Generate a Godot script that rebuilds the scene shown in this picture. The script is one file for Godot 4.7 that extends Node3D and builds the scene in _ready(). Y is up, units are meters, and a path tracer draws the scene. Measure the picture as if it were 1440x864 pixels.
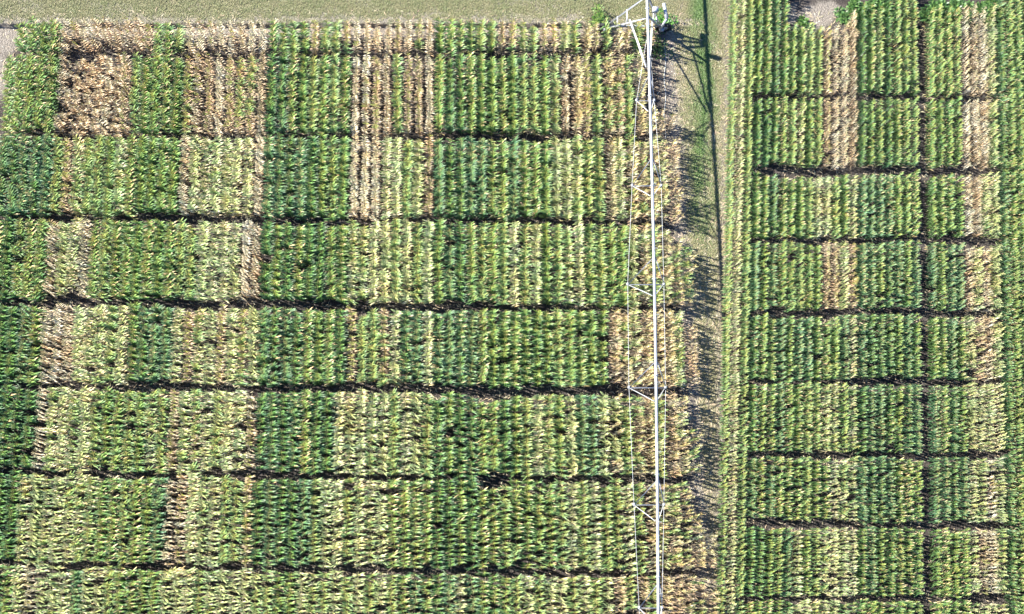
extends Node3D
# A maize variety trial seen from a drone: a field of plots crossed by an irrigation pipe, a grass track, and a second, narrower field.
# x runs to the right of the photograph, -z to its top, y up; metres.

const CANOPY := 1.9
const ROW := 0.76                       # distance between rows of the first field
const FIRST_X := 1.757                  # where row 0 of the first field begins
var rng := RandomNumberGenerator.new()
var names := {}
var mats := {}
var patch_noise := FastNoiseLite.new()
var hole_noise := FastNoiseLite.new()
var edge_noise := FastNoiseLite.new()
var kinds := {}
var plant_mesh := {}                    # code -> variants of a whole plant
var plant_parts := {}                   # code -> [stalk, tassel, leaf meshes, leaf placements]

const ORD := ["first", "second", "third", "fourth", "fifth", "sixth", "seventh", "eighth", "ninth", "tenth", "eleventh", "twelfth", "thirteenth", "fourteenth", "fifteenth", "sixteenth", "seventeenth", "eighteenth", "nineteenth"]
const TENS := ["", "", "twent", "thirt", "fort", "fift", "sixt", "sevent"]


func ordinal(n: int) -> String:
	if n <= 19:
		return ORD[n - 1]
	if n % 10 == 0:
		return TENS[n / 10] + "ieth"
	return TENS[n / 10] + "y-" + ORD[n % 10 - 1]


func numbered(called: String) -> String:
	var n: int = names.get(called, 0)
	names[called] = n + 1
	return called if n == 0 else "%s_%03d" % [called, n]


func tag(o: Node, label: String, category: String, group := "", kind := "") -> void:
	o.set_meta("label", label)
	if category:
		o.set_meta("category", category)
	if group:
		o.set_meta("group", group)
	if kind:
		o.set_meta("kind", kind)


func thing(called: String, where: Vector3) -> Node3D:
	var o := Node3D.new()
	o.name = numbered(called)
	o.position = where
	add_child(o, true)
	return o


func part(called: String, mesh: Mesh, m: Material, parent: Node, where := Transform3D()) -> MeshInstance3D:
	var o := MeshInstance3D.new()
	o.name = called
	o.mesh = mesh
	o.material_override = m
	o.transform = where
	parent.add_child(o, true)
	return o


func begin() -> SurfaceTool:
	var st := SurfaceTool.new()
	st.begin(Mesh.PRIMITIVE_TRIANGLES)
	return st


func done(st: SurfaceTool) -> ArrayMesh:
	st.generate_normals()
	return st.commit()


func tri(st: SurfaceTool, a: Vector3, b: Vector3, c: Vector3, ca: Color, cb: Color, cc: Color) -> void:
	st.set_color(ca); st.add_vertex(a)
	st.set_color(cb); st.add_vertex(b)
	st.set_color(cc); st.add_vertex(c)


func quad(st: SurfaceTool, a: Vector3, b: Vector3, c: Vector3, d: Vector3, ca: Color, cb: Color) -> void:
	# a, b share ca; c, d share cb
	tri(st, a, b, c, ca, ca, cb)
	tri(st, a, c, d, ca, cb, cb)


func tube(st: SurfaceTool, a: Vector3, b: Vector3, ra: float, rb: float, sides: int, ca := Color.WHITE, cb := Color.WHITE, caps := false) -> void:
	var d := (b - a).normalized()
	var u := d.cross(Vector3.RIGHT if absf(d.x) < 0.8 else Vector3.UP).normalized()
	var v := d.cross(u)
	for i in sides:
		var t0 := TAU * i / sides
		var t1 := TAU * (i + 1) / sides
		var n0 := u * cos(t0) + v * sin(t0)
		var n1 := u * cos(t1) + v * sin(t1)
		quad(st, a + n0 * ra, a + n1 * ra, b + n1 * rb, b + n0 * rb, ca, cb)
		if caps:
			tri(st, a, a + n1 * ra, a + n0 * ra, ca, ca, ca)
			tri(st, b, b + n0 * rb, b + n1 * rb, cb, cb, cb)


func box(st: SurfaceTool, c: Vector3, s: Vector3, col := Color.WHITE) -> void:
	var h := s / 2.0
	for ax in 3:
		for sg in [-1.0, 1.0]:
			var n := Vector3.ZERO
			n[ax] = sg
			var u := Vector3.ZERO
			u[(ax + 1) % 3] = 1.0
			var v := Vector3.ZERO
			v[(ax + 2) % 3] = 1.0
			if sg < 0:
				var w := u
				u = v
				v = w
			quad(st, c + (n - u - v) * h, c + (n - u + v) * h, c + (n + u + v) * h, c + (n + u - v) * h, col, col)


func lin(r: float, g: float, b: float) -> Color:
	return Color(r, g, b)


func noise_tex(freq: float, seed_: int, low: float, high: float, size := 512, octaves := 4) -> NoiseTexture2D:
	var n := FastNoiseLite.new()
	n.seed = seed_
	n.frequency = freq
	n.fractal_octaves = octaves
	var t := NoiseTexture2D.new()
	t.noise = n
	t.width = size
	t.height = size
	t.seamless = true
	var g := Gradient.new()
	g.set_color(0, Color(low, low, low).linear_to_srgb())
	g.set_color(1, Color(high, high, high).linear_to_srgb())
	t.color_ramp = g
	return t


func noise_normal(freq: float, seed_: int, strength: float) -> NoiseTexture2D:
	var n := FastNoiseLite.new()
	n.seed = seed_
	n.frequency = freq
	var t := NoiseTexture2D.new()
	t.noise = n
	t.width = 512
	t.height = 512
	t.seamless = true
	t.as_normal_map = true
	t.bump_strength = strength
	return t


func make_materials() -> void:
	var leaf := StandardMaterial3D.new()
	leaf.vertex_color_use_as_albedo = true
	leaf.roughness = 0.42
	leaf.metallic_specular = 0.5
	leaf.backlight_enabled = true
	leaf.backlight = Color(0.36, 0.36, 0.36).linear_to_srgb()
	mats.leaf = leaf
	var stalk := StandardMaterial3D.new()
	stalk.vertex_color_use_as_albedo = true
	stalk.roughness = 0.75
	mats.stalk = stalk
	var soil := StandardMaterial3D.new()
	soil.vertex_color_use_as_albedo = true
	soil.roughness = 0.95
	soil.metallic_specular = 0.2
	soil.albedo_texture = noise_tex(0.03, 11, 0.35, 1.0)
	soil.uv1_triplanar = true
	soil.uv1_world_triplanar = true
	soil.uv1_scale = Vector3.ONE * 0.37
	soil.normal_enabled = true
	soil.normal_texture = noise_normal(0.04, 12, 10.0)
	soil.normal_scale = 1.2
	mats.soil = soil
	var zinc := StandardMaterial3D.new()
	zinc.albedo_color = Color(0.64, 0.66, 0.68).linear_to_srgb()
	zinc.metallic = 0.25
	zinc.roughness = 0.42
	var spangle := noise_tex(0.05, 21, 0.55, 1.0, 256)
	zinc.albedo_texture = spangle
	zinc.uv1_triplanar = true
	zinc.uv1_scale = Vector3.ONE * 2.0
	mats.zinc = zinc
	var rubber := StandardMaterial3D.new()
	rubber.albedo_color = Color(0.03, 0.03, 0.032).linear_to_srgb()
	rubber.roughness = 0.85
	mats.rubber = rubber
	var hose := StandardMaterial3D.new()
	hose.albedo_color = Color(0.5, 0.52, 0.5).linear_to_srgb()
	hose.roughness = 0.6
	mats.hose = hose
	var cabinet := StandardMaterial3D.new()
	cabinet.albedo_color = Color(0.45, 0.47, 0.5).linear_to_srgb()
	cabinet.roughness = 0.5
	mats.cabinet = cabinet


# ---------------------------------------------------------------- maize
func mixc(a: Color, b: Color, t: float) -> Color:
	return a.lerp(b, t)


func jig(c: Color, amount: float) -> Color:
	var k := 1.0 + rng.randf_range(-amount, amount)
	return Color(c.r * k * (1.0 + rng.randf_range(-amount, amount) * 0.4), c.g * k, c.b * k)


func make_leaf(st: SurfaceTool, base: Vector3, az: float, length: float, width: float, a0: float, a1: float, c0: Color, c1: Color, twist: float, sweep: float, segs := 5) -> void:
	# a blade: out along az from angle a0 (from the vertical) curving over to a1; folded along its midrib
	var pos := base
	var pts := []
	for i in segs + 1:
		var s := float(i) / segs
		var th := lerpf(a0, a1, pow(s, 1.25))
		var azs := az + sweep * s
		var dir := Vector3(cos(azs) * sin(th), cos(th), sin(azs) * sin(th))
		var side := Vector3(-sin(azs), 0, cos(azs))
		var nrm := side.cross(dir).normalized()
		if nrm.y < 0.0 and th < PI / 2:
			nrm = -nrm
		var tw := twist * s
		side = (side * cos(tw) + nrm * sin(tw)).normalized()
		var w := width * 0.5 * (0.62 + 1.5 * s - 0.6 * s * s) * pow(1.0 - pow(s, 2.6), 0.9)
		if i == segs:
			w = 0.0
		var fold := nrm * w * 0.45
		pts.append([pos - side * w + fold, pos, pos + side * w + fold, mixc(c0, c1, s)])
		pos += dir * length / segs
	for i in segs:
		var p: Array = pts[i]
		var q: Array = pts[i + 1]
		var mp: Color = p[3]
		var mq: Color = q[3]
		var rp := Color(mp.r * 1.35 + 0.02, mp.g * 1.25 + 0.02, mp.b * 1.3 + 0.01)
		var rq := Color(mq.r * 1.2 + 0.01, mq.g * 1.15 + 0.01, mq.b * 1.15)
		tri(st, p[0], p[1], q[1], mp, rp, rq)
		if i < segs - 1:
			tri(st, p[0], q[1], q[0], mp, rq, mq)
			tri(st, p[1], p[2], q[2], rp, mp, mq)
		else:
			tri(st, p[1], p[2], q[2], rp, mp, mq)
			continue
		tri(st, p[1], q[2], q[1], rp, mq, rq)


func define_kinds() -> void:
	# top, middle and low leaf colour, share of dead middle leaves and their colour, tassel colour, droop of live and dry leaves
	var straw := lin(0.52, 0.44, 0.22)
	var tan := lin(0.58, 0.45, 0.285)
	var brown := lin(0.30, 0.20, 0.115)
	var white := lin(0.74, 0.66, 0.49)
	var rust := lin(0.53, 0.40, 0.26)
	kinds = {
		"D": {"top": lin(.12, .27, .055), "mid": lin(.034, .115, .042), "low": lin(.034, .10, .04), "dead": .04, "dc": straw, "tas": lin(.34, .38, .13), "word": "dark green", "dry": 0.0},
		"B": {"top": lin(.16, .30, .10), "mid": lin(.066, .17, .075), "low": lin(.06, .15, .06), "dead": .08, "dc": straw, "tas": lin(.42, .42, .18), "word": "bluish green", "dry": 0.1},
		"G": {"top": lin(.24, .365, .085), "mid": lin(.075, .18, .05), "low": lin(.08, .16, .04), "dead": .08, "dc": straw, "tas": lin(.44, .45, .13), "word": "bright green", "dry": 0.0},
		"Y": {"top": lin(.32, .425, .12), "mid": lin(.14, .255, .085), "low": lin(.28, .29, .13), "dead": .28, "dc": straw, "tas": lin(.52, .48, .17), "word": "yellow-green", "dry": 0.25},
		"P": {"top": lin(.42, .49, .18), "mid": lin(.30, .385, .145), "low": straw, "dead": .46, "dc": lin(.61, .54, .33), "tas": lin(.56, .53, .27), "word": "pale straw-green", "dry": 0.35},
		"H": {"top": lin(.34, .38, .08), "mid": tan, "low": brown, "dead": .5, "dc": lin(.45, .33, .20), "tas": lin(.52, .46, .18), "word": "green-topped brown", "dry": 0.7},
		"T": {"top": lin(.66, .55, .37), "mid": tan, "low": brown, "dead": .5, "dc": lin(.45, .33, .20), "tas": straw, "word": "tan dried", "dry": 0.9},
		"W": {"top": lin(.52, .47, .25), "mid": white, "low": tan, "dead": .5, "dc": lin(.64, .52, .34), "tas": lin(.62, .56, .34), "word": "bleached straw", "dry": 0.85},
		"R": {"top": lin(.48, .46, .18), "mid": lin(.54, .44, .26), "low": rust, "dead": .45, "dc": rust, "tas": lin(.56, .45, .2), "word": "rusty yellow", "dry": 0.5},
		"L": {"top": lin(.66, .54, .35), "mid": lin(.66, .53, .34), "low": tan, "dead": .3, "dc": lin(.4, .27, .15), "tas": straw, "word": "lodged tan", "dry": 0.75},
	}


func design(code: String) -> Array:
	# [height, [leaf parameters]] of one plant of this kind
	var k: Dictionary = kinds[code]
	var height := rng.randf_range(2.1, 2.35)
	var leaves := []
	var n := 11
	var plane := rng.randf_range(-0.3, 0.3)
	for i in n:
		var f := float(i) / (n - 1)
		var az := plane + (PI if i % 2 else 0.0) + rng.randf_range(-0.4, 0.4)
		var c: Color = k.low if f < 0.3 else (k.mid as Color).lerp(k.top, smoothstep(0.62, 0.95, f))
		var dead: bool = rng.randf() < k.dead * (1.25 - 0.8 * f)
		if dead:
			c = k.dc
		c = jig(c, 0.18)
		var dry: float = clampf(k.dry + (0.35 if dead else 0.0) - 0.25 * smoothstep(0.7, 1.0, f), 0.0, 1.0)
		var length := rng.randf_range(0.60, 0.82) * (1.0 - 0.35 * smoothstep(0.6, 1.0, f)) * (1.0 - 0.34 * dry)
		var width := rng.randf_range(0.085, 0.108) * (1.0 - 0.35 * dry)
		var a0 := rng.randf_range(0.45, 0.75) - 0.18 * f
		var a1 := lerpf(rng.randf_range(1.4, 1.95), rng.randf_range(2.3, 2.95), dry) - 0.45 * smoothstep(0.7, 1.0, f)
		var tip := c.lerp(lin(.46, .45, .26), 0.12 if not dead else 0.0)
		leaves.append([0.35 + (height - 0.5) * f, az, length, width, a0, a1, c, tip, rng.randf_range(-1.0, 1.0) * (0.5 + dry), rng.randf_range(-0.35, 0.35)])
	return [height, leaves]


func stalk_shape(st: SurfaceTool, code: String, height: float) -> void:
	var k: Dictionary = kinds[code]
	var c: Color = (k.mid as Color).lerp(lin(.35, .33, .14), 0.4)
	tube(st, Vector3.ZERO, Vector3(0, height * 0.6, 0), 0.016, 0.013, 4, c, c)
	tube(st, Vector3(0, height * 0.6, 0), Vector3(0, height, 0), 0.013, 0.007, 3, c, c)


func ear_shape(st: SurfaceTool, code: String) -> void:
	var k: Dictionary = kinds[code]
	var c: Color = (k.mid as Color).lerp(lin(.55, .5, .28), 0.5)
	tube(st, Vector3(0.02, 0.95, 0), Vector3(0.07, 1.07, 0), 0.02, 0.032, 5, c, c)
	tube(st, Vector3(0.07, 1.07, 0), Vector3(0.10, 1.2, 0), 0.032, 0.006, 5, c, lin(.2, .1, .05))


func tassel_shape(st: SurfaceTool, code: String, height: float) -> void:
	var k: Dictionary = kinds[code]
	var c: Color = k.tas
	tube(st, Vector3(0, height, 0), Vector3(rng.randf_range(-.03, .03), height + 0.3, rng.randf_range(-.03, .03)), 0.014, 0.008, 3, c, jig(c, .1))
	for i in 7:
		var az := TAU * i / 7.0 + rng.randf_range(-.3, .3)
		var out := Vector3(cos(az), 0, sin(az))
		var p0 := Vector3(0, height + 0.02 * i * 0.6, 0)
		var p1 := p0 + out * 0.09 + Vector3(0, 0.11, 0)
		var p2 := p1 + out * rng.randf_range(0.07, 0.12) + Vector3(0, rng.randf_range(-0.06, 0.02), 0)
		tube(st, p0, p1, 0.010, 0.011, 3, c, c)
		tube(st, p1, p2, 0.011, 0.006, 3, c, jig(c, .15))


func make_plants() -> void:
	define_kinds()
	for code in kinds:
		plant_mesh[code] = []
		for v in 5:
			var d := design(code)
			var st := begin()
			stalk_shape(st, code, d[0])
			for l in d[1]:
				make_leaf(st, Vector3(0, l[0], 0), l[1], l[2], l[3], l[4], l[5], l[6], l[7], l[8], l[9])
			tassel_shape(st, code, d[0])
			ear_shape(st, code)
			plant_mesh[code].append(done(st))
			if v < 2:
				# the same plant in pieces, for the plants that are objects of their own
				var s := begin(); stalk_shape(s, code, d[0])
				var t := begin(); tassel_shape(t, code, d[0])
				var e := begin(); ear_shape(e, code)
				var blades := []
				for l in d[1]:
					var b := begin()
					make_leaf(b, Vector3.ZERO, l[1], l[2], l[3], l[4], l[5], l[6], l[7], l[8], l[9])
					blades.append([done(b), float(l[0])])
				if not plant_parts.has(code):
					plant_parts[code] = []
				plant_parts[code].append([done(s), done(t), done(e), blades])


func plant_pose(code: String, at: Vector3, scale_: float, reach := 1.02) -> Transform3D:
	var b := Basis(Vector3.UP, (PI if rng.randf() < 0.5 else 0.0) + rng.randf_range(-0.3, 0.3))
	var lean := 0.035
	var push := Vector2.ZERO
	if code == "L":
		lean = 0.13
		push = Vector2(0.16, 0.12)
	elif code == "T" or code == "W":
		lean = 0.04
	elif code == "R":
		push = Vector2(0.10, -0.02)
	b = Basis(Vector3.RIGHT, rng.randfn(0, lean) + push.y) * Basis(Vector3.BACK, rng.randfn(0, lean) - push.x) * b
	var s := scale_ * rng.randf_range(0.88, 1.08)
	var spread := reach * (0.97 if code in ["T", "W", "H"] else 1.0)
	return Transform3D(b.scaled(Vector3(s * spread, s * rng.randf_range(0.93, 1.05), s * 0.95)), at)


func plant_tint(at: Vector3) -> Color:
	var n := patch_noise.get_noise_2d(at.x, at.z)
	var k := 1.0 + 0.16 * n + rng.randf_range(-0.12, 0.12)
	var y := rng.randf_range(-0.08, 0.07) + 0.12 * patch_noise.get_noise_2d(at.x + 300.0, at.z)
	return Color(k * (0.985 + y), k, k * (1.0 - y))


func row_copies(called: String, code: String, variant: int, poses: Array, parent: Node, origin: Vector3) -> MultiMeshInstance3D:
	var mm := MultiMesh.new()
	mm.transform_format = MultiMesh.TRANSFORM_3D
	mm.use_colors = true
	mm.mesh = plant_mesh[code][variant]
	mm.instance_count = poses.size()
	for i in poses.size():
		var t: Transform3D = poses[i]
		mm.set_instance_color(i, plant_tint(t.origin))
		t.origin -= origin
		mm.set_instance_transform(i, t)
	var o := MultiMeshInstance3D.new()
	o.name = called
	o.multimesh = mm
	o.material_override = mats.leaf
	parent.add_child(o, true)
	return o


const NEAR := {"D": "DDDB", "B": "BBBD", "G": "GGGY", "Y": "YYGP", "P": "PPPY", "H": "HHHY", "T": "TTWH", "W": "WWTH", "R": "RRPY", "L": "LLTW"}


func corn_row(code: String, x0: float, z0: float, z1: float, slope: float, scale_: float, spacing: float, plot: Node3D, reach := 1.02, leave_from := 1e9, leave_to := -1e9) -> Array:
	# plants along one row from z0 to z1; returns the places left for plants that are objects of their own
	var a := []
	var b := []
	var left := []
	var z := z0 + rng.randf_range(0, spacing)
	var other: String = NEAR[code][rng.randi() % 4]
	while z < z1:
		var at := Vector3(x0 + slope * z + rng.randfn(0, 0.025), 0, z)
		z += spacing * rng.randf_range(0.75, 1.25)
		if at.z > leave_from and at.z < leave_to:
			left.append([code, at])
			continue
		if hole_noise.get_noise_2d(at.x * 1.4, at.z) > 0.56 or rng.randf() < 0.03:
			continue
		if rng.randf() < 0.62:
			a.append(plant_pose(code, at, scale_, reach))
		else:
			b.append(plant_pose(other, at, scale_, reach))
	var origin := plot.position
	var row: Node3D
	if a.size():
		row = row_copies("maize_row", code, rng.randi() % 5, a, plot, origin)
	if b.size():
		row_copies("mixed_plants" if row else "maize_row", other, rng.randi() % 5, b, row if row else plot, origin)
	return left


func plot_words(codes: String) -> String:
	var count := {}
	for c in codes:
		if c != "_":
			count[c] = count.get(c, 0) + 1
	var best := ""
	var next := ""
	for c in count:
		if best == "" or count[c] > count[best]:
			next = best
			best = c
		elif next == "" or count[c] > count[next]:
			next = c
	var w: String = kinds[best].word
	if next and count[next] * 3 >= count[best]:
		w += " and " + kinds[next].word
	return w


func strip(codes: String, first: int, z0: float, z1: float, which: String, x_of: Callable, slope: float, scale_: float, spacing: float, field: String, tilt: float, special := {}, reach := 1.02, leave_from := 1e9, leave_to := -1e9) -> Array:
	# one strip of plots across a field; codes holds one letter per row, plots parted by |
	var r := first
	var n := 0
	var left := []
	for block in codes.split("|"):
		n += 1
		var xm: float = x_of.call(r + block.length() / 2)
		var o := thing("maize_plot", Vector3(xm + slope * (z0 + z1) / 2, 0, (z0 + z1) / 2))
		tag(o, "%s maize plot, %s from left, %s, %s" % [plot_words(block), ordinal(n), which, field], "maize plot", "maize plots of the " + ("narrow" if slope else "pipe-crossed") + " field", "stuff")
		var e0 := rng.randf_range(-0.1, 0.14)
		var e1 := rng.randf_range(-0.16, 0.08)
		for c in block:
			if c != "_":
				var x: float = x_of.call(r)
				var cut: Vector2 = special.get(r, Vector2.ZERO)
				var za := z0 + tilt * x + e0 + rng.randf_range(-0.1, 0.1) + cut.x
				var zb := z1 + tilt * x + e1 + rng.randf_range(-0.1, 0.1) - cut.y
				for l in corn_row(c, x, za, zb, slope, scale_, spacing, o, reach, leave_from, leave_to):
					left.append(l + [r])
			r += 1
	return left


func single_plants(left: Array) -> void:
	# the plants nearest the bottom edge of the picture, each one an object
	var in_row := {}
	left.sort_custom(func(a, b): return a[1].z > b[1].z)
	for l in left:
		var code: String = l[0]
		var at: Vector3 = l[1]
		var r: int = l[2]
		in_row[r] = in_row.get(r, 0) + 1
		var p: Array = plant_parts[code][rng.randi() % 2]
		var o := thing("maize_plant", at)
		var t := plant_pose(code, Vector3.ZERO, 1.0)
		o.transform = Transform3D(t.basis, at)
		part("stalk", p[0], mats.stalk, o)
		part("tassel", p[1], mats.stalk, o)
		part("ear", p[2], mats.stalk, o)
		for blade in p[3]:
			part("leaf", blade[0], mats.leaf, o, Transform3D(Basis(), Vector3(0, blade[1], 0)))
		tag(o, "%s maize plant, %s up from the bottom edge, %s row from left" % [kinds[code].word, ordinal(in_row[r]), ordinal(r + 41)], "maize plant", "maize plants along the bottom edge")


# ---------------------------------------------------------------- ground
func bank(x: float, z: float) -> float:
	# the raised grass field behind the plots: its ragged foot runs along z = -28.1 and dies out towards the track
	var foot := -28.4 + 0.12 * edge_noise.get_noise_2d(x * 2.5, 0.0) + 0.05 * edge_noise.get_noise_2d(x * 9.0, 50.0)
	var h := 0.5 * (1.0 - smoothstep(12.6, 15.2, x))
	return h * (1.0 - smoothstep(foot - 0.1, foot, z))


func make_ground() -> void:
	var xs := [-2500.0, -400.0, -80.0]
	var x := -38.0
	while x < 52.0:
		xs.append(x)
		x += 0.2
	xs.append_array([90.0, 400.0, 2500.0])
	var zs := [-2500.0, -400.0, -90.0, -60.0]
	var z := -40.0
	while z < 20.0:
		zs.append(z)
		z += 0.2 if z < -29.0 or z > -27.6 else 0.08
	zs.append_array([40.0, 400.0, 2500.0])
	var clod := FastNoiseLite.new()
	clod.seed = 5
	clod.frequency = 0.9
	var st := begin()
	st.set_smooth_group(0)
	for zz in zs:
		for xx in xs:
			var near := 1.0 if absf(xx) < 60 and absf(zz) < 60 else 0.0
			st.set_color(ground_color(xx, zz))
			st.add_vertex(Vector3(xx, bank(xx, zz) + near * 0.025 * clod.get_noise_2d(xx, zz), zz))
	var w := xs.size()
	for j in zs.size() - 1:
		for i in w - 1:
			var a := j * w + i
			for k in [a, a + 1, a + w + 1, a, a + w + 1, a + w]:
				st.add_index(k)
	st.generate_normals()
	var o := part("ground", st.commit(), mats.soil, self)
	tag(o, "dark field soil, sandy headland and worn grass track", "", "", "structure")


func track_edge(z: float) -> float:
	return 19.15 + 0.035 * (z + 18.0) + 0.25 * edge_noise.get_noise_2d(10.0, z * 1.5)


func b_edge(z: float) -> float:
	return 21.7 - 0.06 * z + 0.2 * edge_noise.get_noise_2d(60.0, z * 1.5)


func greenness(x: float, z: float) -> float:
	# how lush the grass is: lush in the middle of the track and near the tower, worn elsewhere
	var mid := exp(-pow((x - 21.3 + 0.04 * (z + 20.0)) / 0.95, 2.0)) * (1.0 - smoothstep(-16.0, -8.0, z)) 
	var n := 0.5 + 0.6 * edge_noise.get_noise_2d(x * 2.2, z * 0.9)
	return clampf(mid * (1.5 * n - 0.1) + 0.22 * n, 0.0, 1.0)


func grass_weight(x: float, z: float) -> float:
	if z < -28.5 and x < 22.0:
		return lerpf(0.25, 1.0, smoothstep(-28.7, -29.4, z + 0.5 * edge_noise.get_noise_2d(x * 1.3, z)))
	var g := smoothstep(-0.1, 0.7, x - track_edge(z) - 0.35) * (1.0 - smoothstep(-0.5, 0.3, x - b_edge(z)))
	return g


func ground_color(x: float, z: float) -> Color:
	var soil := lin(.10, .085, .077)
	var sand := lin(.40, .355, .30)
	var dry := lin(.40, .35, .215)
	var green := lin(.16, .235, .085)
	var n := edge_noise.get_noise_2d(x * 1.7, z * 1.7)
	var c := soil.lerp(lin(.15, .132, .118), clampf(0.4 + n, 0, 1))
	# sandy headland in front of the bank, and the sand at the end of the rows
	var s := smoothstep(-27.2, -27.8, z + 0.3 * n) if x < 17.0 else 0.0
	s = maxf(s, smoothstep(-0.9, 0.3, x - track_edge(z) + 0.3 * n) * 0.75 * (1.0 - smoothstep(0.0, 0.6, x - b_edge(z))))
	# the bare patch at the top of the narrow field
	s = maxf(s, 1.0 - smoothstep(0.75, 1.25, Vector2((x - 30.0) / 1.7, (z + 29.2) / 1.2).length() + 0.9 * n))
	s = maxf(s, (1.0 - smoothstep(-29.9, -29.2, x + n)) * (1.0 - smoothstep(-23.5, -22.5, z)))
	c = c.lerp(sand, s)
	var g := grass_weight(x, z)
	var gc := dry.lerp(green, clampf(greenness(x, z) + (0.28 + 0.25 * n if z < -28.5 and x < 20.0 else 0.0), 0, 1))
	# worn wheel ruts along the track, and bald spots in the grass
	if x > 17.0 and x < 26.0:
		for off in [0.75, 2.35]:
			var rut := exp(-pow((x - track_edge(-18.0) - off + 0.02 * (z + 18.0)) / 0.17, 2.0))
			gc = gc.lerp(lin(.36, .32, .24), rut * clampf(0.55 + n, 0, 1))
	gc = gc.lerp(lin(.42, .38, .29), smoothstep(0.15, 0.4, edge_noise.get_noise_2d(x * 0.8 + 90.0, z * 1.6)) * 0.6)
	return c.lerp(gc, g * 0.92)


func make_grass() -> void:
	var st := begin()
	for i in 7:
		var az := TAU * i / 7.0 + rng.randf_range(-.3, .3)
		var out := Vector3(cos(az), 0, sin(az))
		var side := Vector3(-out.z, 0, out.x) * 0.012
		var p := out * 0.02
		var h := rng.randf_range(0.07, 0.12)
		var q := p + out * 0.05 + Vector3(0, h, 0)
		var r := q + out * 0.07 + Vector3(0, rng.randf_range(-.03, .02), 0)
		var c := jig(Color(1, 1, 1), 0.15)
		quad(st, p - side, p + side, q + side, q - side, c, c)
		tri(st, q - side, q + side, r, c, c, c)
	var tuft := done(st)
	var places := []
	for i in 90000:
		var z := rng.randf_range(-31.5, 18.0)
		var x := rng.randf_range(19.5, 26.0) if i % 5 < 2 else rng.randf_range(-37.0, 30.0)
		if i % 5 >= 2:
			z = rng.randf_range(-33.5, -28.2)
		if rng.randf() > grass_weight(x, z):
			continue
		var g := greenness(x, z) + (0.15 if x < 18 else 0.0)
		if rng.randf() > 0.35 + g:
			continue
		var s := rng.randf_range(0.5, 1.1) * (0.75 + 0.5 * g)
		var b := Basis(Vector3.UP, rng.randf() * TAU).scaled(Vector3(s, s, s))
		var c := lin(.40, .36, .20).lerp(lin(.16, .26, .08), clampf(g * 1.1 + rng.randf_range(-.25, .25), 0, 1))
		places.append([Transform3D(b, Vector3(x, bank(x, z), z)), c])
	var mm := MultiMesh.new()
	mm.transform_format = MultiMesh.TRANSFORM_3D
	mm.use_colors = true
	mm.mesh = tuft
	mm.instance_count = places.size()
	for i in places.size():
		mm.set_instance_transform(i, places[i][0])
		mm.set_instance_color(i, places[i][1])
	var o := MultiMeshInstance3D.new()
	o.name = "grass"
	o.multimesh = mm
	o.material_override = mats.leaf
	add_child(o, true)
	tag(o, "short worn grass on the track and the field behind the plots", "grass", "", "stuff")


func make_litter() -> void:
	# dead leaf scraps and small clods lying on the bare soil of the alleys, the track edge and the headland
	for what in ["leaf_litter", "soil_clods"]:
		var st := begin()
		if what == "leaf_litter":
			var p := [Vector3(-0.16, 0.01, 0), Vector3(-0.02, 0.035, 0.03), Vector3(0.14, 0.012, -0.01)]
			var w := [0.014, 0.026, 0.004]
			for i in 2:
				quad(st, p[i] - Vector3(0, 0, w[i]), p[i] + Vector3(0, 0, w[i]), p[i + 1] + Vector3(0, 0, w[i + 1]), p[i + 1] - Vector3(0, 0, w[i + 1]), Color.WHITE, Color.WHITE)
		else:
			for i in 5:
				var a := TAU * i / 5.0
				var b := TAU * (i + 1) / 5.0
				tri(st, Vector3(cos(a) * 0.06, -0.01, sin(a) * 0.05), Vector3(0.01, 0.055, 0), Vector3(cos(b) * 0.06, -0.01, sin(b) * 0.05), Color.WHITE, Color.WHITE, Color.WHITE)
		var mm := MultiMesh.new()
		mm.transform_format = MultiMesh.TRANSFORM_3D
		mm.use_colors = true
		mm.mesh = done(st)
		mm.instance_count = 26000 if what == "leaf_litter" else 16000
		for i in mm.instance_count:
			var x := rng.randf_range(-31.0, 46.0)
			var z := rng.randf_range(-29.6, 15.0)
			if i % 14 == 0:
				x = rng.randf_range(18.0, 23.0)
			var k := rng.randf_range(0.5, 1.5)
			var lit: bool = what == "leaf_litter"
			var c := jig(lin(.42, .35, .23) if lit else ground_color(x, z) * 1.15, 0.3)
			mm.set_instance_transform(i, Transform3D(Basis(Vector3.UP, rng.randf() * TAU).scaled(Vector3(k, k, k)), Vector3(x, bank(x, z), z)))
			mm.set_instance_color(i, Color(c.r, c.g, c.b))
		var o := MultiMeshInstance3D.new()
		o.name = what
		o.multimesh = mm
		o.material_override = mats.stalk
		add_child(o, true)
		tag(o, "straw coloured dead leaf scraps lying on the soil between plots" if what == "leaf_litter" else "small clods of earth strewn over the bare soil", "leaf litter" if what == "leaf_litter" else "clods", "", "stuff")


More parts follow.
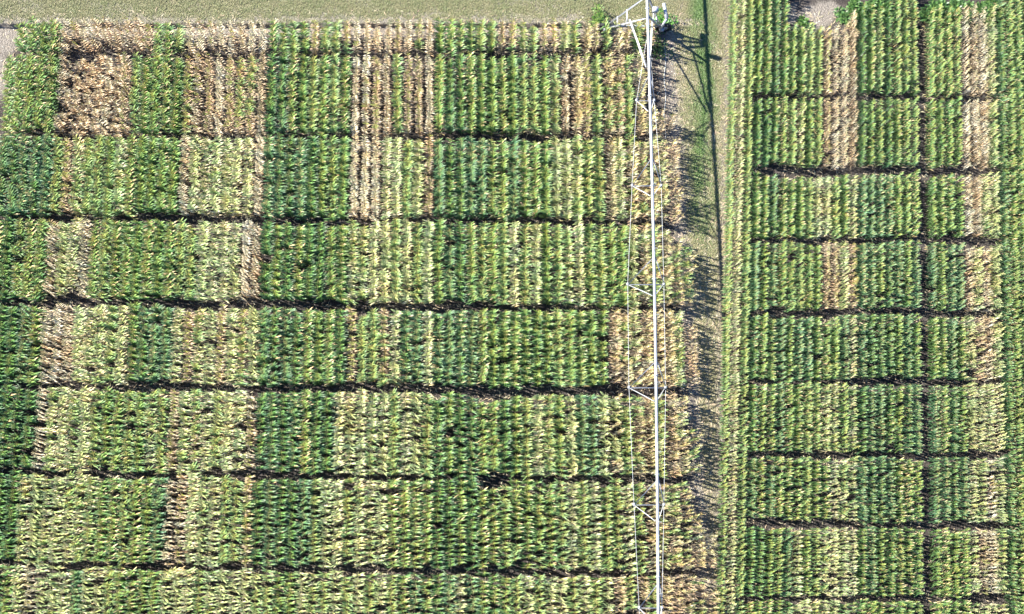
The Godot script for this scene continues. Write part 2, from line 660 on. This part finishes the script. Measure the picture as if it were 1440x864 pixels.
func bush(called: String, at: Vector3, radius: float, height: float, dark: Color, light: Color, label: String, category: String, n := 420, leaf_size := 0.16) -> void:
	var o := thing(called, at)
	var stems := begin()
	for i in 7:
		var az := TAU * i / 7.0 + rng.randf_range(-.4, .4)
		var e := Vector3(cos(az) * radius * 0.6, height * 0.7, sin(az) * radius * 0.6)
		tube(stems, Vector3.ZERO, e, 0.02, 0.008, 4, lin(.16, .14, .06), lin(.14, .18, .06))
	part("stem", done(stems), mats.stalk, o)
	var st := begin()
	var lumps := []
	for i in 9:
		var az := rng.randf() * TAU
		var d := sqrt(rng.randf()) * radius * 0.7
		lumps.append([Vector3(cos(az) * d, height * rng.randf_range(0.35, 0.85), sin(az) * d), radius * rng.randf_range(0.3, 0.5)])
	for i in n:
		var lump: Array = lumps[rng.randi() % 9]
		var v := Vector3(rng.randfn(), rng.randfn(), rng.randfn()).normalized()
		var p: Vector3 = lump[0] + v * lump[1] * pow(rng.randf(), 0.4)
		p.y = maxf(p.y, 0.05)
		var dir := (v + Vector3(rng.randf_range(-.6, .6), rng.randf_range(-.5, .3), rng.randf_range(-.6, .6))).normalized()
		var side := dir.cross(Vector3.UP).normalized() * leaf_size * 0.3
		var l := leaf_size * rng.randf_range(0.7, 1.3)
		var c := jig(dark.lerp(light, rng.randf()), 0.2)
		tri(st, p, p + dir * l * 0.5 + side, p + dir * l, c, c, c)
		tri(st, p, p + dir * l, p + dir * l * 0.5 - side, c, c, c)
	var f := part("foliage", done(st), mats.leaf, o)
	f.set_meta("kind", "stuff")
	tag(o, label, category)


# ---------------------------------------------------------------- irrigation machine
func pipe_at(z: float) -> Vector3:
	var s := (z + 28.1) / 49.0
	var rise := 0.45 * sin(PI * clampf(s, 0, 1))
	return Vector3(16.92 - 0.12 * s - 0.5 * maxf(s, 0.0) * s, 4.45 + rise, z)


func rod(a: Vector3, b: Vector3, r: float, sides := 8) -> ArrayMesh:
	var st := begin()
	tube(st, a, b, r, r, sides, Color.WHITE, Color.WHITE, true)
	return done(st)


func angle_bar(a: Vector3, b: Vector3, s: float) -> ArrayMesh:
	# an L-section steel bar
	var st := begin()
	var d := (b - a).normalized()
	var u := d.cross(Vector3.UP if absf(d.y) < 0.9 else Vector3.RIGHT).normalized()
	var v := d.cross(u).normalized()
	for pair in [[u, v], [v, u]]:
		var w: Vector3 = pair[0] * s
		var t: Vector3 = pair[1] * s * 0.14
		var c := [a, a + w, a + w + t, a + t]
		var e := [b, b + w, b + w + t, b + t]
		for i in 4:
			var j := (i + 1) % 4
			quad(st, c[i], c[j], e[j], e[i], Color.WHITE, Color.WHITE)
		quad(st, c[3], c[2], c[1], c[0], Color.WHITE, Color.WHITE)
		quad(st, e[0], e[1], e[2], e[3], Color.WHITE, Color.WHITE)
	return done(st)


func make_pivot() -> void:
	var o := thing("irrigation_pivot", Vector3(16.9, 0, -28.1))
	var off := -o.position
	tag(o, "galvanised centre pivot irrigation span on a wheeled tower, its pipe crossing the plots", "irrigation pivot")
	# main pipe, in lengths joined by flanges
	var z := -40.0
	var st := begin()
	while z < 19.0:
		tube(st, pipe_at(z) + off, pipe_at(z + 1.0) + off, 0.1, 0.1, 14)
		z += 1.0
	st.index()
	part("main_pipe", done(st), mats.zinc, o)
	for k in 8:
		var c := pipe_at(-27.9 + 6.6 * k) + off
		part("flange", rod(c - Vector3(0, 0, 0.03), c + Vector3(0, 0, 0.03), 0.17, 14), mats.zinc, o)
	# truss: panel points below the pipe, spread by cross bars, tied by two rods
	var zs := [-21.35, -15.18, -8.14, -0.95, 6.96, 13.68, 18.0]
	var half := [0.62, 1.02, 1.25, 1.25, 1.0, 0.75, 0.6]
	var drop := [1.05, 1.5, 1.8, 1.85, 1.65, 1.2, 0.9]
	var lo := [pipe_at(-25.6) + Vector3(-0.1, -0.2, 0)]
	var ro := [pipe_at(-25.6) + Vector3(0.1, -0.2, 0)]
	for i in zs.size():
		var c := pipe_at(zs[i]) - Vector3(0, drop[i], 0)
		var skew := -0.34 if i > 1 else -0.18
		var a := c + Vector3(-half[i] + skew, 0, 0)
		var b := c + Vector3(half[i] + skew, 0, 0)
		lo.append(a)
		ro.append(b)
		part("cross_bar", angle_bar(a + off, b + off, 0.06), mats.zinc, o)
		for p in [a, b]:
			for dz in [-1.45, 1.15]:
				part("strut", angle_bar(p + off, pipe_at(zs[i] + dz) + Vector3(signf(p.x - c.x) * 0.1, -0.1, 0) + off, 0.06), mats.zinc, o)
			part("node_plate", rod(p + off - Vector3(0, 0.02, 0.08), p + off + Vector3(0, 0.02, 0.08), 0.09, 8), mats.zinc, o)
	for side in [lo, ro]:
		var rods := begin()
		for i in side.size() - 1:
			tube(rods, side[i] + off, side[i + 1] + off, 0.013, 0.013, 6)
		part("truss_rod", done(rods), mats.zinc, o)
	# sprinkler outlets: goosenecks with a drop hose
	for k in 9:
		var c := pipe_at(-24.0 + 4.6 * k) + off
		var g := begin()
		tube(g, c + Vector3(0, 0.1, 0), c + Vector3(0.06, 0.26, 0), 0.02, 0.02, 6)
		tube(g, c + Vector3(0.06, 0.26, 0), c + Vector3(0.24, 0.22, 0), 0.02, 0.02, 6)
		tube(g, c + Vector3(0.24, 0.22, 0), c + Vector3(0.27, -1.2, 0), 0.014, 0.014, 5)
		tube(g, c + Vector3(0.27, -1.2, 0), c + Vector3(0.27, -1.32, 0), 0.03, 0.05, 6)
		part("sprinkler_drop", done(g), mats.hose, o)
	# the tower: a base beam on two wheels, four legs, braces
	var tz := -28.1
	var apex := pipe_at(tz) - Vector3(0, 0.12, 0)
	var xl := 14.15
	var xr := 18.6
	part("base_beam", rod(Vector3(xl, 0.85, tz) + off, Vector3(xr, 0.85, tz) + off, 0.1, 10), mats.zinc, o)
	for x in [xl, xr]:
		var sgn := signf(x - 16.9)
		for dz in [-0.5, 0.5]:
			var foot := Vector3(x - sgn * 0.25, 0.9, tz + dz * 0.25)
			var head := apex + Vector3(sgn * 0.12, 0, dz * 1.6)
			part("leg", angle_bar(foot + off, head + off, 0.13), mats.zinc, o)
		for f in [0.3, 0.55]:
			var p0 := Vector3(x - sgn * 0.25, 0.9, tz - 0.125).lerp(apex + Vector3(sgn * 0.12, 0, -0.8), f)
			var p1 := Vector3(x - sgn * 0.25, 0.9, tz + 0.125).lerp(apex + Vector3(sgn * 0.12, 0, 0.8), f)
			part("leg_brace", angle_bar(p0 + off, p1 + off, 0.08), mats.zinc, o)
			part("leg_post", angle_bar(p1 + off, Vector3(p1.x, 0.9, tz) + off, 0.07), mats.zinc, o)
		# a stay from the leg to the pipe
		var mid := Vector3(x - sgn * 0.25, 0.9, tz).lerp(apex + Vector3(sgn * 0.12, 0, 0.6), 0.62)
		part("stay", angle_bar(mid + off, pipe_at(tz + 4.6) + Vector3(sgn * 0.1, -0.1, 0) + off, 0.14), mats.zinc, o)
	for x in [xl, xr]:
		var w := Node3D.new()
		w.name = "wheel"
		w.position = Vector3(x, 0.62, tz) + off
		o.add_child(w, true)
		var t := TorusMesh.new()
		t.inner_radius = 0.34
		t.outer_radius = 0.62
		t.rings = 28
		t.ring_segments = 12
		part("tyre", t, mats.rubber, w, Transform3D(Basis(Vector3.RIGHT, PI / 2).scaled(Vector3(1, 1, 1)), Vector3.ZERO))
		var rim := begin()
		tube(rim, Vector3(0, 0, -0.07), Vector3(0, 0, 0.07), 0.38, 0.38, 20, Color.WHITE, Color.WHITE, true)
		tube(rim, Vector3(0, 0, -0.16), Vector3(0, 0, 0.16), 0.1, 0.1, 10, Color.WHITE, Color.WHITE, true)
		part("rim", done(rim), mats.zinc, w)
		for k in 14:
			var lug := begin()
			box(lug, Vector3(0, 0.6, 0), Vector3(0.07, 0.07, 0.26))
			part("lug", done(lug), mats.rubber, w, Transform3D(Basis(Vector3.BACK, TAU * k / 14.0), Vector3.ZERO))
		var gear := begin()
		box(gear, Vector3(x - signf(x - 16.9) * 0.15, 0.8, tz + 0.24) + off, Vector3(0.3, 0.3, 0.22))
		part("gearbox", done(gear), mats.cabinet, o)
	var mot := begin()
	box(mot, Vector3(17.5, 1.05, tz) + off, Vector3(0.5, 0.26, 0.26))
	part("drive_motor", done(mot), mats.cabinet, o)
	var cab := begin()
	box(cab, apex + Vector3(0.55, 0.1, 0.3) + off, Vector3(0.4, 0.55, 0.28))
	part("control_box", done(cab), mats.cabinet, o)
	# the drop pipe on the outer side of the tower
	var dp := begin()
	tube(dp, Vector3(18.35, 2.9, tz - 0.9) + off, Vector3(18.55, 2.7, tz + 0.2) + off, 0.13, 0.13, 10, Color.WHITE, Color.WHITE, true)
	tube(dp, Vector3(18.55, 2.7, tz + 0.2) + off, Vector3(18.2, 1.7, tz + 0.6) + off, 0.09, 0.09, 10, Color.WHITE, Color.WHITE, true)
	part("overhang_pipe", done(dp), mats.zinc, o)
	# a pale hose lying on the ground beside the row ends
	var hs := begin()
	var p := Vector3(18.75, 0.04, tz + 0.7)
	for k in 24:
		var q := p + Vector3(-0.01 + 0.04 * sin(k * 0.7), 0, 0.32)
		tube(hs, p, q, 0.022, 0.022, 6)
		p = q
	var h := part("water_hose", done(hs), mats.hose, self)
	tag(h, "thin pale hose lying along the bare ground below the wheeled tower", "hose")


func _ready() -> void:
	rng.seed = 20240917
	patch_noise.seed = 3
	patch_noise.frequency = 0.35
	hole_noise.seed = 8
	hole_noise.frequency = 0.8
	edge_noise.seed = 4
	edge_noise.frequency = 0.25
	# camera: a drone looking down, tipped about twelve degrees towards the top of the field, its lens shifted to the right
	var cam := Camera3D.new()
	cam.name = "camera"
	cam.projection = Camera3D.PROJECTION_FRUSTUM
	cam.near = 0.5
	cam.far = 6000.0
	cam.size = 2.0 * cam.near * 432.0 / 1900.0
	cam.frustum_offset = Vector2(70.0 / 1900.0 * cam.near, 0)
	cam.position = Vector3(3.76, 94.2, 12.18)
	cam.rotation_degrees = Vector3(-78.4, 0, 0)
	add_child(cam)
	cam.current = true
	var env := Environment.new()
	env.background_mode = Environment.BG_SKY
	var sky := Sky.new()
	var sm := ProceduralSkyMaterial.new()
	sm.sky_energy_multiplier = 0.7
	sm.sky_top_color = Color(0.30, 0.48, 0.78)
	sm.sky_horizon_color = Color(0.72, 0.80, 0.88)
	sm.sky_curve = 0.12
	sm.ground_bottom_color = Color(0.25, 0.24, 0.2)
	sm.ground_horizon_color = Color(0.6, 0.62, 0.6)
	sky.sky_material = sm
	env.sky = sky
	env.tonemap_mode = Environment.TONE_MAPPER_LINEAR
	env.tonemap_exposure = 2.8
	env.sdfgi_enabled = true
	env.ssao_enabled = true
	env.ssil_enabled = true
	var we := WorldEnvironment.new()
	we.name = "environment"
	we.environment = env
	add_child(we)
	var sun := DirectionalLight3D.new()
	sun.name = "sun"
	sun.light_energy = 1.6
	sun.light_color = Color(1.0, 0.98, 0.94)
	sun.light_angular_distance = 0.8
	sun.shadow_enabled = true
	add_child(sun)
	sun.look_at_from_position(Vector3.ZERO, Vector3(1.0, -0.88, 0.36), Vector3.UP)

	make_materials()
	make_ground()
	make_plants()
	field_one()
	field_two()
	make_pivot()
	make_grass()
	make_litter()
	bush("low_bush", Vector3(13.75, 0.1, -28.9), 0.85, 0.9, lin(.05, .16, .03), lin(.26, .36, .08), "low bright green bush at the left wheel of the irrigation tower", "bush")
	bush("low_bush", Vector3(18.75, 0, -28.75), 1.05, 0.95, lin(.03, .17, .03), lin(.16, .36, .06), "low vivid green bush at the right wheel of the irrigation tower", "bush")
	bush("weed_patch", Vector3(18.3, 0, -26.7), 1.1, 0.35, lin(.05, .12, .03), lin(.13, .22, .06), "dark green weeds on bare ground below the irrigation tower", "weeds", 420, 0.13)
	bush("small_weed", Vector3(29.0, 0, -28.8), 0.45, 0.6, lin(.05, .15, .03), lin(.2, .32, .08), "small pale green weed on the bare patch of the narrow field", "weed", 200, 0.2)
	var spots := []
	for i in 5:
		spots.append([32.3 + 0.75 * i, -29.25 - 0.6 * (i % 2)])
	for i in 8:
		spots.append([38.2 + 0.72 * i, -29.25 - 0.6 * (i % 2)])
	for i in spots.size():
		bush("leafy_shrub", Vector3(spots[i][0], 0, spots[i][1]), rng.randf_range(0.65, 0.85), rng.randf_range(0.7, 1.0), lin(.035, .10, .03), lin(.16, .29, .08), "%s leafy green shrub from the left at the top of the narrow field" % ordinal(i + 1), "shrub", 480, 0.22)


func field_one() -> void:
	var x_of := func(r: int) -> float: return FIRST_X + (r + 0.5) * ROW
	var where := "in the pipe-crossed field"
	var strips := [
		["_GGGG|TTTTTTTT|HYGY|WWTWWTWW|GGGGHYYH|WWWWHWHW|GGYG|YYHHYYHHP|YRHYRHYR", -41, -28.05, -25.95, "topmost strip", 0.0],
		["GGGGG|LLLLL|LHY|GGGG|HTHWHHHT|DDGGYGYG|TWHTYHHW|GDDGGGGGYYGY|TRHYRRYRRTT", -41, -25.5, -19.65, "second strip down", 0.0],
		["BBBBBBBB|YHYY|YYYG|GGGG|WPPPPPPW|BBBBDGGG|WWWPPYPH|BDDBBGGBGGGP|PPYYRPRRRRR", -44, -19.15, -13.4, "third strip down", 0.008],
		["GGGGDGGG|WPPW|GYGG|GGGG|YYPPPPWT|DGDGDDGG|PPPPPPYP|GBDGYGYP|YPGY|YPYYGGPRRRRR", -44, -12.9, -7.2, "fourth strip down", 0.010],
		["BBBDDDBG|WWWPP|PYP|GBBB|PHPPHPHP|BDBDGGGD|HYYHPBBP|BBBB|GGGG|GGGYGYGG|RRRRRRPR", -44, -6.65, -1.28, "fifth strip down", 0.011],
		["DDDDDDDD|WPPP|PYGG|YGYY|HPHPPPPW|DDDDGDDP|PPYPYPPY|DGDD|GGDG|YPYYPBBP|RYRRYRRR", -44, -0.8, 4.85, "sixth strip down", 0.013],
		["GGGGGDDP|PPPP|YYGG|YGGB|WWPPPYYH|DBDDBYPP|YPPPGGYG|DDGD|GGGG|GGGYPYPY|YPYRRRRRR", -44, 5.22, 11.05, "seventh strip down", 0.014],
		["GGGGGGGP|WPPP|BPPY|GGGG|PPPYPPPP|YYGGPYYP|YPYPYGBG|DBPB|GGGY|PYPPYPYP|RYRYRRRRR", -44, 11.42, 16.8, "lowest strip", 0.013],
	]
	for i in strips.size():
		var s: Array = strips[i]
		var special := {}
		match i:
			1: special = {20: Vector2(4.2, 0), 21: Vector2(4.5, 0), 22: Vector2(4.6, 0.2), 13: Vector2(0.2, 0), 12: Vector2(0.3, 0)}
			3: special = {22: Vector2(1.2, 0), 23: Vector2(1.5, 0), 21: Vector2(0.4, 0)}
			4: special = {23: Vector2(0.9, 0.2)}
			5: special = {23: Vector2(2.4, 0.2), 4: Vector2(0.5, 0), 5: Vector2(0.5, 0), 6: Vector2(0.4, 0)}
			6: special = {23: Vector2(2.0, 0.2), 24: Vector2(3.2, 0.3), 4: Vector2(0.5, 0), 5: Vector2(0.5, 0)}
			7: special = {24: Vector2(0.9, 0)}
		if i == 7:
			single_plants(strip(s[0], s[1], s[2], s[3], s[4], x_of, 0.0, 1.0, 0.25, where, s[5], special, 1.02, 12.3, 13.42).filter(func(l): return l[2] >= -40 and l[2] <= 24))
		else:
			strip(s[0], s[1], s[2], s[3], s[4], x_of, 0.0, 1.0, 0.25, where, s[5], special, 0.92 if i < 2 else 1.02)


func field_two() -> void:
	# rows 0 to 35 from the left; row 22 was left open as a path
	var x_of := func(r: int) -> float: return 22.0 + 0.632 * r + (-0.04 if r >= 23 and r < 27 else 0.0)
	var where := "in the narrow field"
	# border rows run the whole length
	for b in [["YPY", 0, "left border rows of yellow-green maize beside the grass track"], ["DGGGG", 31, "green border rows of maize along the far right edge"]]:
		var o := thing("maize_border", Vector3(x_of.call(b[1]) + 1.0, 0, -8))
		tag(o, b[2], "maize border", "", "stuff")
		var r: int = b[1]
		for c in b[0]:
			corn_row(c, x_of.call(r), -31.5, 17.5, -0.06, 0.74, 0.19, o)
			r += 1
	var strips := [
		["GGDGGYYYHWWT|DGYDYGY_|GGGG|WWWP", -31.4, -22.7, "topmost strip"],
		["DDGGYYGYHWWT|DGYDYGY_|GGGG|WWWP", -22.25, -17.2, "second strip down"],
		["GGBGGGYPPYGP|BBBBGGG_|GGGG|WTPP", -16.65, -12.0, "third strip down"],
		["BGBGGYGGHHPH|BBGBBGB_|BGBB|WPWP", -11.5, -6.8, "fourth strip down"],
		["DGGBGBBGYGBP|BDBBGBG_|GGBG|PRTP", -6.25, -1.8, "fifth strip down"],
		["DGGBGGYGPPYP|DBBDGBB_|BGBG|PPPP", -1.4, 3.28, "sixth strip down"],
		["BGBGGGYGGPYP|BBBBGGG_|BBBB|PPWP", 3.68, 8.02, "seventh strip down"],
		["DDGGBPGYPPPP|GBGDGGG_|GGGG|PTWP", 8.45, 12.92, "eighth strip down"],
		["GGGGBPPYPPYP|GGGGGGG_|GGGG|PPPP", 13.35, 17.5, "lowest strip"],
	]
	for i in strips.size():
		var s: Array = strips[i]
		var special := {}
		if i == 0:
			for r in range(7, 31):
				special[r] = Vector2(0.3 if r in [18, 19, 20, 21] else (3.3 if r < 14 else 1.9) + 0.15 * (r % 3), 0)
		strip(s[0], 3, s[1], s[2], s[3], x_of, -0.06, 0.74, 0.19, where, 0.0, special, 0.9 if i < 2 else 1.02)
